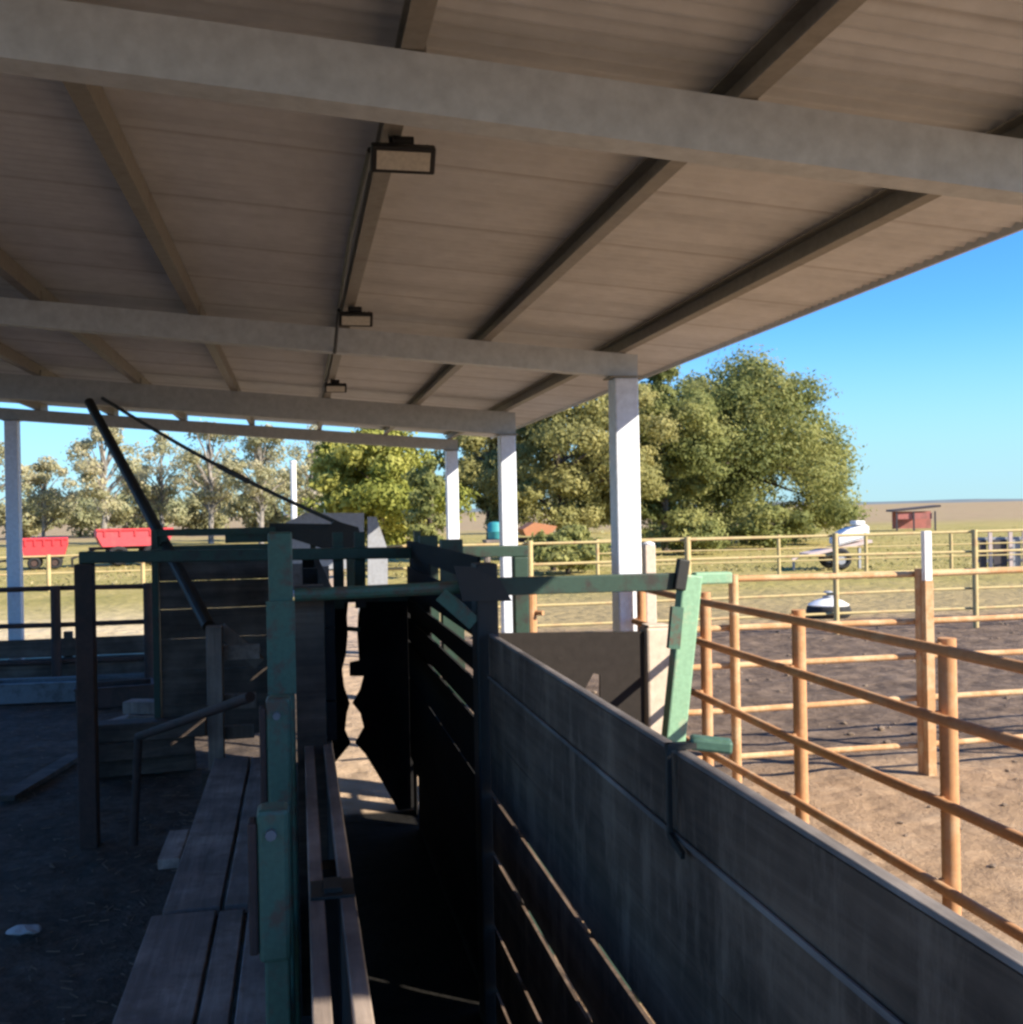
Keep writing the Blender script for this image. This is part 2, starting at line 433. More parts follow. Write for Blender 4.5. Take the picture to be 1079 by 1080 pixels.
mb.chain([(x0, 3.35, HP(x0) - .02), (x0 - .01, 4.4, HP(x0) - .012), (x0, 5.9, HP(x0) - .02)], .011)
mb.chain([(x0, 6.0, HP(x0) - .02), (x0 - .005, 6.6, HP(x0) - .17), (x0, 6.95, HP(x0) - .02), (x0, 9.2, HP(x0) - .015)], .011)
obj('power_cable', mb, 'black_plastic', origin=(x0, 6, 3.2), label='black power cable clipped along the purlin between the floodlights', cat='cable')

# ------------------------------------------------------------------ the race: right wall
XW = .74; TW = .010
rw = thing('race_wall', (XW, 4.8, 0), 'dark timber boarded side wall of the cattle race with pale gaps between boards', 'wall')
zs = [(-.04, .118), (.142, .372), (.398, .668), (.692, .905), (.929, 1.155), (1.157, 1.388), (1.390, 1.548)]
for i, (a, b) in enumerate(zs):
    mb = MB()
    Ya, Yb = (.9, 4.12)
    nseg = 12
    off = (.0, .003, .0, .002, .0, .0, .0)[i]
    # board in one run with a slightly uneven edge
    pts_lo, pts_hi = [], []
    for q in range(nseg + 1):
        yq = Ya + (Yb - Ya) * q / nseg
        pts_lo.append((XW + off, yq, a + .003 * mnoise.noise(Vector((yq * 1.3, i, 0)))))
        pts_hi.append((XW + off, yq, b + .003 * mnoise.noise(Vector((yq * 1.3, i, 9)))))
    mb.prism(pts_lo + pts_hi[::-1], (TW, 0, 0))
    obj('board', mb, 'wallboard', rw)
for a, b in ((1.384, 1.395),):
    mb = MB(); mb.ab((XW - .009, .9, a), (XW - .0045, 4.12, b)); obj('lit_edge_strip', mb, 'lit_edge', rw)  # pale strip painted as light along the board joint
mb = MB(); mb.ab((XW - .001, .9, 1.550), (XW + .022, 4.12, 1.560), .002); obj('capping', mb, 'lit_edge', rw)  # pale tone painted as the lit top edge of the wall
for yq in (1.35, 2.72, 3.6):
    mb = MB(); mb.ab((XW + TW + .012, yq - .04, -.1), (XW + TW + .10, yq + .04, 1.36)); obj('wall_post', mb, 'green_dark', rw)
# dark strap and green hook over the wall
mb = MB(); y0 = 2.0
mb.ab((XW - .022, y0 - .007, 1.385), (XW - .013, y0 + .007, 1.575))
mb.ab((XW - .022, y0 - .010, 1.563), (XW + .075, y0 + .010, 1.575))
mb.bar((XW - .018, y0, 1.39), (XW - .018, y0 - .075, 1.372), .008, .014)
obj('strap', mb, 'black_steel', rw)
mb = MB(); mb.bar((XW + .035, y0 + .015, 1.572), (XW + .115, y0 - .01, 1.563), .045, .026, bevel=.006); obj('hook_plate', mb, 'green', rw)

# farther, taller slatted part of the same race
sw = thing('slatted_race_wall', (XW, 6.3, 0), 'tall dark slatted far part of the race wall with daylight between the slats', 'wall')
slats = [(-.04, .345), (.35, .655), (.66, .90), (.91, 1.15), (1.17, 1.32), (1.36, 1.455), (1.51, 1.68), (1.75, 1.86)]
for a, b in slats:
    mb = MB(); mb.ab((XW - .004, 4.33, a), (XW + .008, 6.8 if a < 0 else 7.28, b)); obj('slat', mb, 'darkplank', sw)  # lowest slat cut short to let sun onto the floor
mb = MB(); mb.prism([(XW + .014, 6.15, -.04), (XW + .014, 6.8, -.04), (XW + .014, 6.8, .28), (XW + .014, 7.1, .28), (XW + .014, 7.1, -.04), (XW + .014, 7.28, -.04), (XW + .014, 7.28, 1.84), (XW + .014, 6.15, 1.84)], (.008, 0, 0)); obj('sun_block_panel', mb, 'darkplank', sw)  # added behind the slats to stop sun stripes; notch lets some sun through
for yq in (5.7, 6.74):
    mb = MB(); mb.ab((XW + .024, yq - .05, -.1), (XW + .14, yq + .05, 1.9)); obj('slat_post', mb, 'green_dark', sw)

# left side of the race : low wall with two top rails
lw = thing('low_race_wall', (.05, 4.5, 0), 'low timber side of the race with two narrow top rails beside the walkway', 'wall')
for xr in (.028, .104):
    mb = MB(); mb.ab((xr - .019, 1.2, 1.065), (xr + .019, 5.9, 1.105), .004); mb.jitter(.004, 1.5); obj('rail', mb, 'rail_wood', lw)
for a, b in ((.05, .37), (.385, .72), (.735, 1.06)):
    mb = MB(); mb.ab((.092, 1.2, a), (.118, 8.8, b)); obj('side_board', mb, 'darkplank', lw)  # lengthened past the end gate to keep sun off the left ground
for yq in (1.6, 3.0, 4.6, 5.8):
    mb = MB(); mb.ab((.03, yq - .04, -.1), (.089, yq + .04, 1.06)); obj('stud', mb, 'darkplank', lw)
mb = MB(); mb.ab((.045, 2.62, 1.114), (.09, 2.70, 1.126)); mb.ab((.012, 2.6, 1.106), (.12, 2.72, 1.113)); obj('tie_plate', mb, 'black_steel', lw)
# far left side, solid and tall; the run past the end gate is added to block sun
mb = MB()
fw = thing('far_race_wall', (.13, 7.0, 0), 'tall solid dark left side of the race beyond the green post', 'wall')
for a, b in ((1.12, 1.28), (1.29, 1.58), (1.59, 1.73)):
    mb = MB(); mb.ab((.10, 4.35, a), (.14, 8.8, b)); obj('side_board', mb, 'darkplank', fw)
for yq in (4.4, 5.8, 7.15):
    mb = MB(); mb.ab(((-.022 if yq < 5 else .02), yq - .045, .0), (.097, yq + .045, 1.76)); obj('stud', mb, 'sleeper' if yq < 5 else 'darkplank', fw)

# ------------------------------------------------------------------ walkway
ww = thing('race_walkway', (-.35, 4.5, 0), 'raised grey plank walkway along the left side of the race', 'walkway')
ZP = .5
runs = [(1.0, 4.27, [(-.590, -.345), (-.332, -.238), (-.222, -.105)], 0), (4.31, 6.95, [(-.555, -.335), (-.318, -.225), (-.21, -.11)], .0)]
for a, b, xsn, dz in runs:
    for i, (x0, x1) in enumerate(xsn):
        mb = MB(); mb.ab((x0, a + rng.uniform(0, .02), ZP - .045), (x1, b - rng.uniform(0, .03), ZP + rng.uniform(-.004, .004)), .005)
        mb.jitter(.004, 1.2); obj('plank', mb, 'plank', ww)
for yq in (1.6, 3.0, 4.3, 5.6, 6.8):
    mb = MB(); mb.ab((-.62, yq - .04, ZP - .14), (-.08, yq + .04, ZP - .05)); obj('bearer', mb, 'sleeper', ww)
    for xq in (-.56, -.14):
        mb = MB(); mb.ab((xq - .04, yq - .035, -.1), (xq + .04, yq + .035, ZP - .142)); obj('leg', mb, 'sleeper', ww)
mb = MB(); mb.ab((-.66, 5.0, ZP - .06), (-.562, 5.45, ZP - .012), .006); obj('end_block', mb, 'plank', ww)

# ------------------------------------------------------------------ green frames
gf = thing('cattle_bail', (.3, 4.2, 0), 'dark green steel frame across the race with a tall post each side', 'cattle bail')
mb = MB(); mb.ab((-.118, 4.155, -.05), (-.026, 4.245, 1.985), .008); obj('left_post', mb, 'green', gf)
mb = MB(); mb.ab((-.128, 4.132, 1.36), (-.02, 4.149, 1.72)); obj('wear_plate', mb, 'green', gf)
mb = MB(); mb.ab((.695, 4.135, -.05), (.785, 4.265, 1.84), .008); obj('right_post', mb, 'black_steel', gf)
mb = MB(); mb.tube((-.02, 4.2, 1.735), (.695, 4.2, 1.745), .026); obj('cross_bar', mb, 'green', gf)
mb = MB(); mb.bar((.56, 4.19, 1.72), (.69, 4.16, 1.60), .03, .06); obj('gusset', mb, 'green', gf)
# the cross bar runs on as a deep flat bar to the leaning pale green post
YB = 4.2
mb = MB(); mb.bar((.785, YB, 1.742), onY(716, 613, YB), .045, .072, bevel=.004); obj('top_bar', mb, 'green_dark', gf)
mb = MB(); mb.prism([tuple(onY(a_, b_, YB - .085)) for a_, b_ in ((479, 597), (500, 598), (528, 612), (540, 634), (488, 634))], (0, .012, 0)); obj('corner_plate', mb, 'black_steel', gf)
mb = MB(); mb.bar(onY(716, 622, YB - .03), onY(721, 590, YB - .03), .04, .05, bevel=.005); obj('bar_end', mb, 'black_steel', gf)
a = onY(728, 606, YB); b = onY(708, 800, YB); b2 = b + (b - a).normalized() * 1.12
pg = thing('leaning_green_post', (b2.x, YB, 0), 'faded pale green steel post leaning beside the race with a short arm on top', 'post')
mb = MB(); mb.bar(a, b2, .088, .075, up=(0, 1, 0), bevel=.008); obj('upright', mb, 'green_pale', pg)
mb = MB(); mb.bar(onY(731, 610, YB), onY(770, 609, YB), .06, .05, bevel=.008); obj('arm', mb, 'green_pale', pg)
mb = MB(); mb.bar(onY(714, 640, YB - .055), onY(710, 684, YB - .055), .03, .05); obj('cleat', mb, 'green', pg)

def sleeve_post(x, y, ztop, w, label):
    t = thing('latch_post', (x, y, 0), label, 'post', 'short green posts beside the walkway')
    mb = MB(); mb.ab((x - w / 2, y - w / 2, -.05), (x + w / 2, y + w / 2, ztop - .02), .006); obj('upright', mb, 'green', t)
    mb = MB(); mb.ab((x - w / 2 - .012, y - w / 2 - .012, ztop - .36), (x + w / 2 + .004, y + w / 2 + .012, ztop), .012); obj('sleeve', mb, 'green', t)
    mb = MB(); mb.ab((x - w / 2 - .034, y - w / 2 - .010, ztop - .34), (x - w / 2 - .0125, y + w / 2, ztop - .03), .006)
    obj('hinge_plate', mb, 'rust_dark', t)
    mb = MB(); mb.tube((x - w * .15, y - w / 2 - .03, ztop - .055), (x - w * .15, y - w / 2 - .0125, ztop - .055), .013, n=8); obj('bolt', mb, 'galv', t)
sleeve_post(-.068, 2.55, 1.36, .058, 'short green post with a worn sleeve and bright bolt, nearest beside the walkway')
sleeve_post(-.072, 3.55, 1.45, .064, 'middle green latch post between the nearest short post and the tall frame')

# second frame, farther along, with the long bar to the left
cf = thing('yard_gate_frame', (0, 7.0, 0), 'long thin dark green bar on a rusty square post, crossing above the race', 'frame')
mb = MB(); mb.bar(onY(84, 588, 7.0), onY(556, 581, 7.0), .075, .075, bevel=.006); obj('top_bar', mb, 'green_dark', cf)
p = onY(88, 588, 7.0)
mb = MB(); mb.ab((p.x - .05, 6.95, -.1), (p.x + .06, 7.06, p.z - .04), .008); obj('left_post', mb, 'rust_dark', cf)
p2 = onY(548, 581, 7.0)
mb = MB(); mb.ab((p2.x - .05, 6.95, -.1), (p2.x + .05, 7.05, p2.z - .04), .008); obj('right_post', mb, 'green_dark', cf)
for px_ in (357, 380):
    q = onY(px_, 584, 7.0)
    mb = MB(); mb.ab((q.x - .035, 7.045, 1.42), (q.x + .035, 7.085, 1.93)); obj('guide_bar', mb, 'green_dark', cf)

# ------------------------------------------------------------------ rear gate of the race
YG = 7.3
rg = thing('race_end_gate', (.42, YG, 0), 'dark double gate closing the end of the race with a notched slit in the middle', 'gate')
def leaf(pts, name):
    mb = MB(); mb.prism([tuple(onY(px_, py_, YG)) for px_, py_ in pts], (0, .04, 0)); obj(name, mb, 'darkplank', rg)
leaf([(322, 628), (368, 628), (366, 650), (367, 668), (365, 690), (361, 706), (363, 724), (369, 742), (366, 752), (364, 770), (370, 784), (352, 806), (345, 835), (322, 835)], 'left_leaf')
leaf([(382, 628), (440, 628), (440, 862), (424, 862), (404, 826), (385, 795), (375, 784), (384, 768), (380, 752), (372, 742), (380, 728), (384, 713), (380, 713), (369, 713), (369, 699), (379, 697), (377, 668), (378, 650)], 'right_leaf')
mb = MB(); mb.bar(onY(366, 663, YG - .03), onY(380, 664, YG - .03), .02, .03); mb.bar(onY(318, 631, YG - .03), onY(450, 628, YG - .03), .04, .07); obj('latch_bar', mb, 'green_dark', rg)
# counterweight slide panel above: pale panels
sg = thing('slide_gate', (.2, 9.2, 0), 'sliding gate of grey panels under a black steel head box behind the race end', 'gate')
mb = MB(); mb.ab(onY(298, 623, 9.2), onY(328, 594, 9.2) + Vector((0, .03, 0))); obj('panel', mb, 'galv', sg)
mb = MB(); mb.ab(onY(333, 620, 9.2), onY(347, 597, 9.2) + Vector((0, .03, 0))); obj('panel', mb, 'galv', sg)
mb = MB(); mb.ab(onY(328.5, 640, 9.2), onY(332.5, 560, 9.2) + Vector((0, .05, 0))); 
q = onY(330, 600, 9.2); mb.ab((q.x - .02, 9.2, -.1), (q.x + .02, 9.25, 1.6)); obj('slide_post', mb, 'green_dark', sg)
# black head box and uprights over the race end
hb = sg
mb = MB(); mb.prism([tuple(onY(a_, b_, 8.9)) for a_, b_ in ((282, 560), (345, 556), (352, 549), (377, 556), (384, 578), (282, 578))][0:1] + [tuple(onY(a_, b_, 8.9)) for a_, b_ in ((345, 557), (353, 549), (378, 556), (385, 580), (345, 580))], (0, .25, 0)); obj('head_box', mb, 'black_steel', hb)
mb = MB(); mb.bar(onY(284, 556, 8.95), onY(350, 557, 8.95), .06, .07); obj('head_bar', mb, 'black_steel', hb)
for px_, w in ((289, 12), (372, 14), (440, 7)):
    q = onY(px_, 560, 8.98); hw = w / 2 / F_PX * 9
    mb = MB(); mb.ab((q.x - hw, 8.96, (1.33 if px_ == 372 else -.1)), (q.x + hw, 9.03, q.z + (.0 if px_ == 440 else -.02))); obj('upright', mb, 'green_dark' if px_ > 300 else 'grey', hb)

# ------------------------------------------------------------------ tall timber hoarding left of the race
YH = 8.9
th_ = thing('timber_hoarding', (-.7, YH, 0), 'tall dark planked gate panel in a green steel frame left of the race', 'gate')
xl, xr = onY(168, 600, YH).x, onY(284, 600, YH).x
zz = [.25, .52, .80, 1.06, 1.30, 1.53, 1.74]
for i in range(6):
    mb = MB(); mb.ab((xl, YH - .02, zz[i] + .003), (xr, YH + .02, zz[i + 1] - .002)); mb.jitter(.003, 2); obj('plank', mb, 'hoard', th_)
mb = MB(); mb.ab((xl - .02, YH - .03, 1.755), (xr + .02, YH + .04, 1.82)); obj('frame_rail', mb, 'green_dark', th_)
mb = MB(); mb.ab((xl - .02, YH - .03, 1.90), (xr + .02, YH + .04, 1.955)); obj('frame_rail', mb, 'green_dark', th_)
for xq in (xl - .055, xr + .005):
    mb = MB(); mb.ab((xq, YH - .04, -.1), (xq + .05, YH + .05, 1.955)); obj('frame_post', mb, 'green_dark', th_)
mb = MB(); mb.ab((xl, YH + .0, 1.83), (xl + .06, YH + .03, 1.9)); mb.ab((xr - .35, YH, 1.83), (xr, YH + .03, 1.9)); obj('infill', mb, 'green_dark', th_)

# black pole hanging from the third beam, with a cable
a = onY(94, 424, 10.58); b = onY(220, 660, 8.2)
mb = MB(); mb.tube(a, b, .045, .05); pole_o = obj('boom_pole', mb, 'black_steel', origin=b, label='black steel pole slanting down from the roof beam past the timber hoarding', cat='pole')
mb = MB(); a = onY(108, 420, 10.58); b = onY(366, 556, 9.0)
pts = [a.lerp(b, t / 8) + Vector((0, 0, -.06 * math.sin(math.pi * t / 8))) for t in range(9)]
mb.chain(pts, .018); mb.tube(pts[4], pts[5], .026)
obj('stay_cable', mb, 'cable', origin=b, label='thin dark stay running from the roof beam down to the sliding gate head', cat='cable')

# old stile of timber at the end of the walkway
ts = thing('timber_stile', (-.8, 7.0, 0), 'weathered timber stile with a square post and cross boards at the walkway end', 'stile')
q = onY(226, 660, 7.1)
mb = MB(); mb.ab((q.x - .05, 7.05, -.1), (q.x + .05, 7.15, q.z), .006); obj('post', mb, 'postwood', ts)
for i, (py_, hh, x1) in enumerate(((690, .10, 274), (742, .10, 270), (775, .09, 268))):
    p = onY(233, py_, 7.1); r_ = onY(x1, py_, 7.1)
    mb = MB(); mb.ab((p.x - .05, 7.152, p.z - hh / 2), (r_.x, 7.19, p.z + hh / 2), .004); obj('step_board', mb, 'postwood' if i else 'rail_wood', ts)
mb = MB(); mb.bar(onY(232, 662, 7.22), onY(274, 700, 7.22), .03, .09); obj('brace', mb, 'postwood', ts)
a = onZ(150, 800, .45); 
mb = MB(); mb.tube(onY(146, 777, 6.9), onY(264, 735, 5.2), .026); mb.tube(onY(146, 777, 6.9), Vector((onY(146, 777, 6.9).x - .05, 6.95, -.02)), .026)
obj('pipe_handrail', mb, 'rust_dark', origin=onY(146, 777, 6.9), label='bent dark rusty pipe slanting beside the timber stile', cat='pipe')

# ------------------------------------------------------------------ dark rubber panel and pale post right of the race
YR = 5.0
rp = thing('rubber_screen', (1.3, YR, 0), 'black rubber belting screen hung beside the race with a notch at its foot', 'screen')
A = lambda px_, py_: tuple(onY(px_, py_, YR))
mb = MB(); mb.prism([A(522, 668), A(679, 666), A(680, 772), A(633, 772), A(633, 712), A(626, 710), A(611, 738), A(611, 772), A(522, 772)], (0, .02, 0)); obj('belting', mb, 'rubber', rp)
lo = 0.0
p, q = onY(522, 772, YR), onY(611, 772, YR); mb = MB(); mb.ab((p.x, YR, .05), (q.x, YR + .02, q.z)); 
p2, q2 = onY(633, 772, YR), onY(680, 772, YR); mb.ab((p2.x, YR, .05), (q2.x, YR + .02, p2.z)); obj('lower_belting', mb, 'rubber', rp)
mb = MB(); p = onY(522, 668, YR); q = onY(680, 667, YR); mb.bar((p.x, YR + .045, p.z - .05), (q.x, YR + .045, q.z - .05), .04, .06)
mb.ab((p.x, YR + .022, -.1), (p.x + .06, YR + .08, p.z - .09)); obj('frame', mb, 'black_steel', rp)
pp = thing('pale_timber_post', (1.75, YR, 0), 'thick pale sunlit timber post at the end of the black rubber screen', 'post')
p, q = onY(680.5, 662, YR), onY(707, 662, YR)
mb = MB(); mb.ab((p.x, YR - .03, -.1), (q.x, YR + .10, p.z), .012); mb.jitter(.006, 3); obj('upright', mb, 'palepost', pp)
mb = MB(); mb.ab((p.x + .01, YR - .02, p.z + .001), (q.x - .01, YR + .09, p.z + .012), .004); obj('cap', mb, 'palepost', pp)

# ------------------------------------------------------------------ pipe fences
def pipe_fence(name, p0, p1, n, zs_, r_post, r_rail, mp, mr, label, z_top=None, skip=(), group=None, square=False, side=0, ext=0):
    p0, p1 = Vector(p0), Vector(p1)
    t = thing(name, (p0 + p1) / 2, label, 'fence', group)
    d = (p1 - p0).normalized(); nrm = Vector((-d.y, d.x, 0)) * side
    fr = random.Random(name)
    for z in zs_:
        pts = [p0 - d * ext + nrm + Vector((0, 0, z))] if ext else []
        for i in range(n): pts.append(p0.lerp(p1, i / (n - 1)) + nrm + Vector((fr.uniform(-.006, .006), fr.uniform(-.006, .006), z + fr.uniform(-.011, .011))))
        mb = MB(); mb.chain(pts, r_rail, n=12)
        for q_ in pts[(1 if ext else 0):]: mb.lathe((q_.x - nrm.x * .42, q_.y - nrm.y * .42, q_.z - r_rail * 1.05), [(r_rail * .6, 0), (r_rail * 1.0, r_rail), (r_rail * .6, r_rail * 2.1)], 8)
        smooth_by_angle(obj('rail', mb, mr, t))
    for i in range(n):
        if i in skip: continue
        p = p0.lerp(p1, i / (n - 1))
        mb = MB()
        if square: mb.ab((p.x - r_post, p.y - r_post, -.1), (p.x + r_post, p.y + r_post, z_top or zs_[-1] + .03), .004)
        else: mb.tube(p + Vector((0, 0, -.1)), p + Vector((0, 0, z_top or zs_[-1] + .04)), r_post, n=14)
        smooth_by_angle(obj('post', mb, mp, t))
    return t
XF = 2.2
pipe_fence('pipe_fence', (XF, 1.05, 0), (XF, 6.55, 0), 6, [.16, .44, .72, 1.01, 1.31, 1.54], .031, .020, 'rust', 'rust',
           'rusty orange round pipe fence running alongside the race, nearest on the right', side=.052)
pipe_fence('cross_fence', (3.13, 7.2, 0), (9.21, 7.2, 0), 5, [.20, .55, .87, 1.15, 1.51], .036, .023, 'rust_far', 'rust_far',
           'sunlit orange rail fence crossing behind the near pipe fence', side=.05, ext=.78)
gp = onY(968, 700, 7.28)
wp = thing('gate_post', (gp.x + .045, 7.22, 0), 'tall slim gate post with a white painted top beside the sunlit cross fence', 'post')
q = onY(971, 560, 7.2); b_ = onY(971, 612, 7.2)
mb = MB(); mb.ab((q.x - .035, 7.10, -.1), (q.x + .035, 7.16, b_.z), .004); obj('shaft', mb, 'rust_far', wp)
mb = MB(); mb.ab((q.x - .03, 7.105, b_.z + .001), (q.x + .03, 7.155, q.z), .004); obj('painted_top', mb, 'white', wp)
pipe_fence('yard_fence', (.9, 15.3, 0), (15.9, 15.3, 0), 7, [.3, .62, .95, 1.24, 1.56], .045, .022, 'pipe_yellow', 'pipe_yellow',
           'straw coloured rail fence across the yard in front of the big tree', side=.08)
pipe_fence('left_yard_fence', (-8.6, 14.2, 0), (-1.9, 14.0, 0), 7, [.25, .72, 1.18], .06, .032, 'rust_dark', 'rust_dark',
           'brown pipe fence at the left edge of the yard in the roof shade', side=.09)
pipe_fence('far_paddock_fence', (-20, 31, 0), (-2, 33, 0), 8, [.5, 1.0], .06, .025, 'pipe_yellow', 'pipe_yellow',
           'pale paddock fence on the straw ground before the red machines')
pipe_fence('grass_paddock_fence', (8, 27.5, 0), (34, 26, 0), 11, [.5, .85, 1.2], .05, .02, 'pipe_yellow', 'pipe_yellow',
           'thin rail fence on the grass behind the round feeder')
# slim white posts near the shed post
for px_, pt, Y, lb in ((684, 571, 9.0, 'slim cream timber post just right of the nearest shed post'), (657, 636, 10.0, 'short cream post half hidden behind the nearest shed post')):
    q = onY(px_, pt, Y); t = thing('timber_post', (q.x, Y, 0), lb, 'post')
    mb = MB(); mb.ab((q.x - .05, Y - .05, -.1), (q.x + .05, Y + .05, q.z - .03), .01); obj('upright', mb, 'palepost', t)
    mb = MB(); mb.lathe((q.x, Y, q.z - .031), [(.055, 0), (.055, .015), (.02, .03)], 12); obj('cap', mb, 'white', t)
q = onY(560, 612, 8.5); t = thing('brown_post', (q.x, 8.5, 0), 'brown steel post standing behind the rubber screen', 'post')
mb = MB(); mb.tube((q.x, 8.5, -.1), (q.x, 8.5, 1.5), .045); obj('upright', mb, 'rust', t)
mb = MB(); mb.tube((q.x, 8.5, 1.2), (q.x + .08, 8.42, 1.2), .02); obj('hinge', mb, 'rust', t)

# white tank stand pole beyond the yard (left centre)
q = atD(310, 30); t = thing('white_pole', q, 'white pole standing beyond the yard above the sliding gate', 'pole')
mb = MB(); mb.tube(q + Vector((0, 0, -.1)), q + Vector((0, 0, 3.55)), .085); obj('shaft', mb, 'white', t)
mb = MB(); mb.tube(q + Vector((0, 0, 3.551)), q + Vector((0, 0, 3.62)), .1); obj('cap', mb, 'white', t)

# ------------------------------------------------------------------ loading ramp hood (grey white block behind the gate)
q = atD(350, 15.5); 
lr = thing('loading_ramp', q, 'pale grey sheet metal loading ramp with a sloped side behind the race end', 'ramp')
Yq = 15.2
B = lambda px_, py_: tuple(onY(px_, py_, Yq))
mb = MB(); mb.prism([B(300, 552), B(322, 541), B(384, 541), B(384, 552), B(384, 600), B(300, 600)], (0, .06, 0)); obj('hood', mb, 'grey', lr)
mb = MB(); mb.prism([B(388, 545), B(397, 545), B(409, 580), B(409, 640), B(388, 640)], (0, .06, 0)); obj('sloped_side', mb, 'grey', lr)
p = onY(300, 600, Yq); r_ = onY(384, 600, Yq)
mb = MB(); mb.ab((p.x, Yq - .9, .95), (r_.x, Yq, 1.0)); obj('deck', mb, 'grey', lr)
for xq in (p.x + .05, r_.x - .05):
    mb = MB(); mb.ab((xq - .04, Yq + .065, -.1), (xq + .04, Yq + .13, p.z + .5)); obj('leg', mb, 'grey', lr)
    mb = MB(); mb.ab((xq - .04, Yq - .9, -.1), (xq + .04, Yq - .83, .948)); obj('leg', mb, 'grey', lr)

# ------------------------------------------------------------------ clutter at the left under the roof
def trough(px_, py_, w, l, h, rz, mat, label, cat):
    q = onZ(px_, py_, 0); t = thing('water_trough', q, label, cat)
    rot = Matrix.Rotation(R(rz), 3, 'Z'); T = lambda v: q + rot @ Vector(v)
    mb = MB(); e = .02
    mb.box(T((0, -w / 2, h / 2)), (l, e, h), rot); mb.box(T((0, w / 2, h / 2)), (l, e, h), rot)
    mb.box(T((-l / 2 + e / 2, 0, h / 2)), (e, w - e * 1.1, h), rot); mb.box(T((l / 2 - e / 2, 0, h / 2)), (e, w - e * 1.1, h), rot)
    mb.box(T((0, 0, .05)), (l - e * 2.1, w - e * 1.1, .04), rot); obj('tank', mb, mat, t)
    mb = MB()
    for sy in (-1, 1): mb.box(T((0, sy * (w / 2 + .004), h + .012)), (l + .03, .045, .02), rot)
    for sx in (-1, 1): mb.box(T((sx * (l / 2 - .006), 0, h + .012)), (.045, w - .04, .02), rot)
    obj('rim', mb, mat, t)
    k = N('trough_water'); k.color((.02, .025, .03)); k.rough(.05)
    mb = MB(); mb.box(T((0, 0, h - .10)), (l - e * 2.2, w - e * 1.2, .01), rot); obj('water', mb, k.m, t)
trough(122, 742, .45, .8, .2, 8, 'rust_dark', 'dark steel water trough in the shade behind the rusty square post', 'trough')
trough(40, 738, .4, 1.0, .2, -4, 'galv', 'grey low trough at the far left beside the pale shed post', 'trough')
def stack(px_, py_, n, l, w, h, rz, mat, label):
    q = onZ(px_, py_, 0)
    for i in range(n):
        rot = Matrix.Rotation(R(rz + rng.uniform(-7, 7)), 3, 'Z')
        mb = MB(); c = q + Vector((rng.uniform(-.05, .05), rng.uniform(-.05, .05), h / 2 + .002 + i * (h + .003)))
        mb.box(c, (l * rng.uniform(.85, 1.05), w, h), rot, .008)
        where = ('bottom', 'second', 'third', 'top')[i] if i < n - 1 else 'top'
        obj('sleeper', mb, mat, origin=(c.x, c.y, c.z - h / 2), label=label % where, cat='timber', group='old sleepers in the shade')
stack(152, 815, 3, .95, .22, .14, 4, 'sleeper', '%s sleeper of the dark stack left of the walkway end')
stack(190, 765, 2, 1.1, .2, .12, -12, 'postwood', '%s sleeper of the pale pair behind the dark stack')
for i, (a, b, z, lb) in enumerate((((6, 845), (80, 800), .04, 'long dark plank lying slantwise on the muddy floor at far left'),
                                ((110, 770), (205, 742), .07, 'weathered plank lying behind the rusty square post'))):
    a, b = onZ(*a), onZ(*b); mb = MB(); mb.bar(a + Vector((0, 0, z / 2)), b + Vector((0, 0, z / 2)), .14, z, bevel=.005)
    obj('loose_plank', mb, 'sleeper' if i == 0 else 'postwood', origin=a, label=lb, cat='plank')
# low dark board wall at the back of the left bay
bw = thing('low_board_wall', (-3, 13.2, 0), 'low dark board wall along the back of the left bay', 'wall')
for a, b in ((.03, .27), (.29, .52)):
    mb = MB(); mb.ab((-7.5, 14.32, a), (-1.75, 14.36, b)); mb.jitter(.008, .8); obj('board', mb, 'hoard', bw)
for xq in (-6, -4.4, -3.0, -1.8):
    mb = MB(); mb.ab((xq, 14.365, -.1), (xq + .1, 14.45, .6)); obj('stake', mb, 'hoard', bw)
# slip of paper on the floor
q = onZ(25, 985); mb = MB()
bmesh.ops.create_icosphere(mb.bm, subdivisions=3, radius=1, matrix=Matrix.Translation(q + Vector((0, 0, .018))) @ Matrix.Diagonal((.085, .05, .022, 1)))
for v in mb.bm.verts: v.co += mnoise.noise_vector(v.co * 22) * .016
obj('litter', mb, 'paper', origin=q, label='crumpled scrap of white paper on the dark floor', cat='litter')

# ------------------------------------------------------------------ farther things on the right
# mineral feeder : black tyre base, pale flap, grey cap
q = onZ(874, 650); fd = thing('lick_feeder', q, 'round black tyre feeder with pale cover and grey cap on the dirt', 'feeder')
mb = MB(); mb.torus(q + Vector((0, 0, .10)), .30, .105); mb.lathe(q + Vector((0, 0, .02)), [(.28, 0), (.28, .05)]); smooth_by_angle(obj('tyre_base', mb, 'tyre', fd))
mb = MB(); mb.lathe(q + Vector((0, 0, .20)), [(.36, 0), (.37, .02), (.25, .09), (.12, .13), (.10, .135)]); smooth_by_angle(obj('cover', mb, 'white', fd))
mb = MB(); mb.lathe(q + Vector((0, 0, .336)), [(.10, 0), (.10, .09), (.06, .13), (.0, .135)]); smooth_by_angle(obj('cap', mb, 'grey', fd))

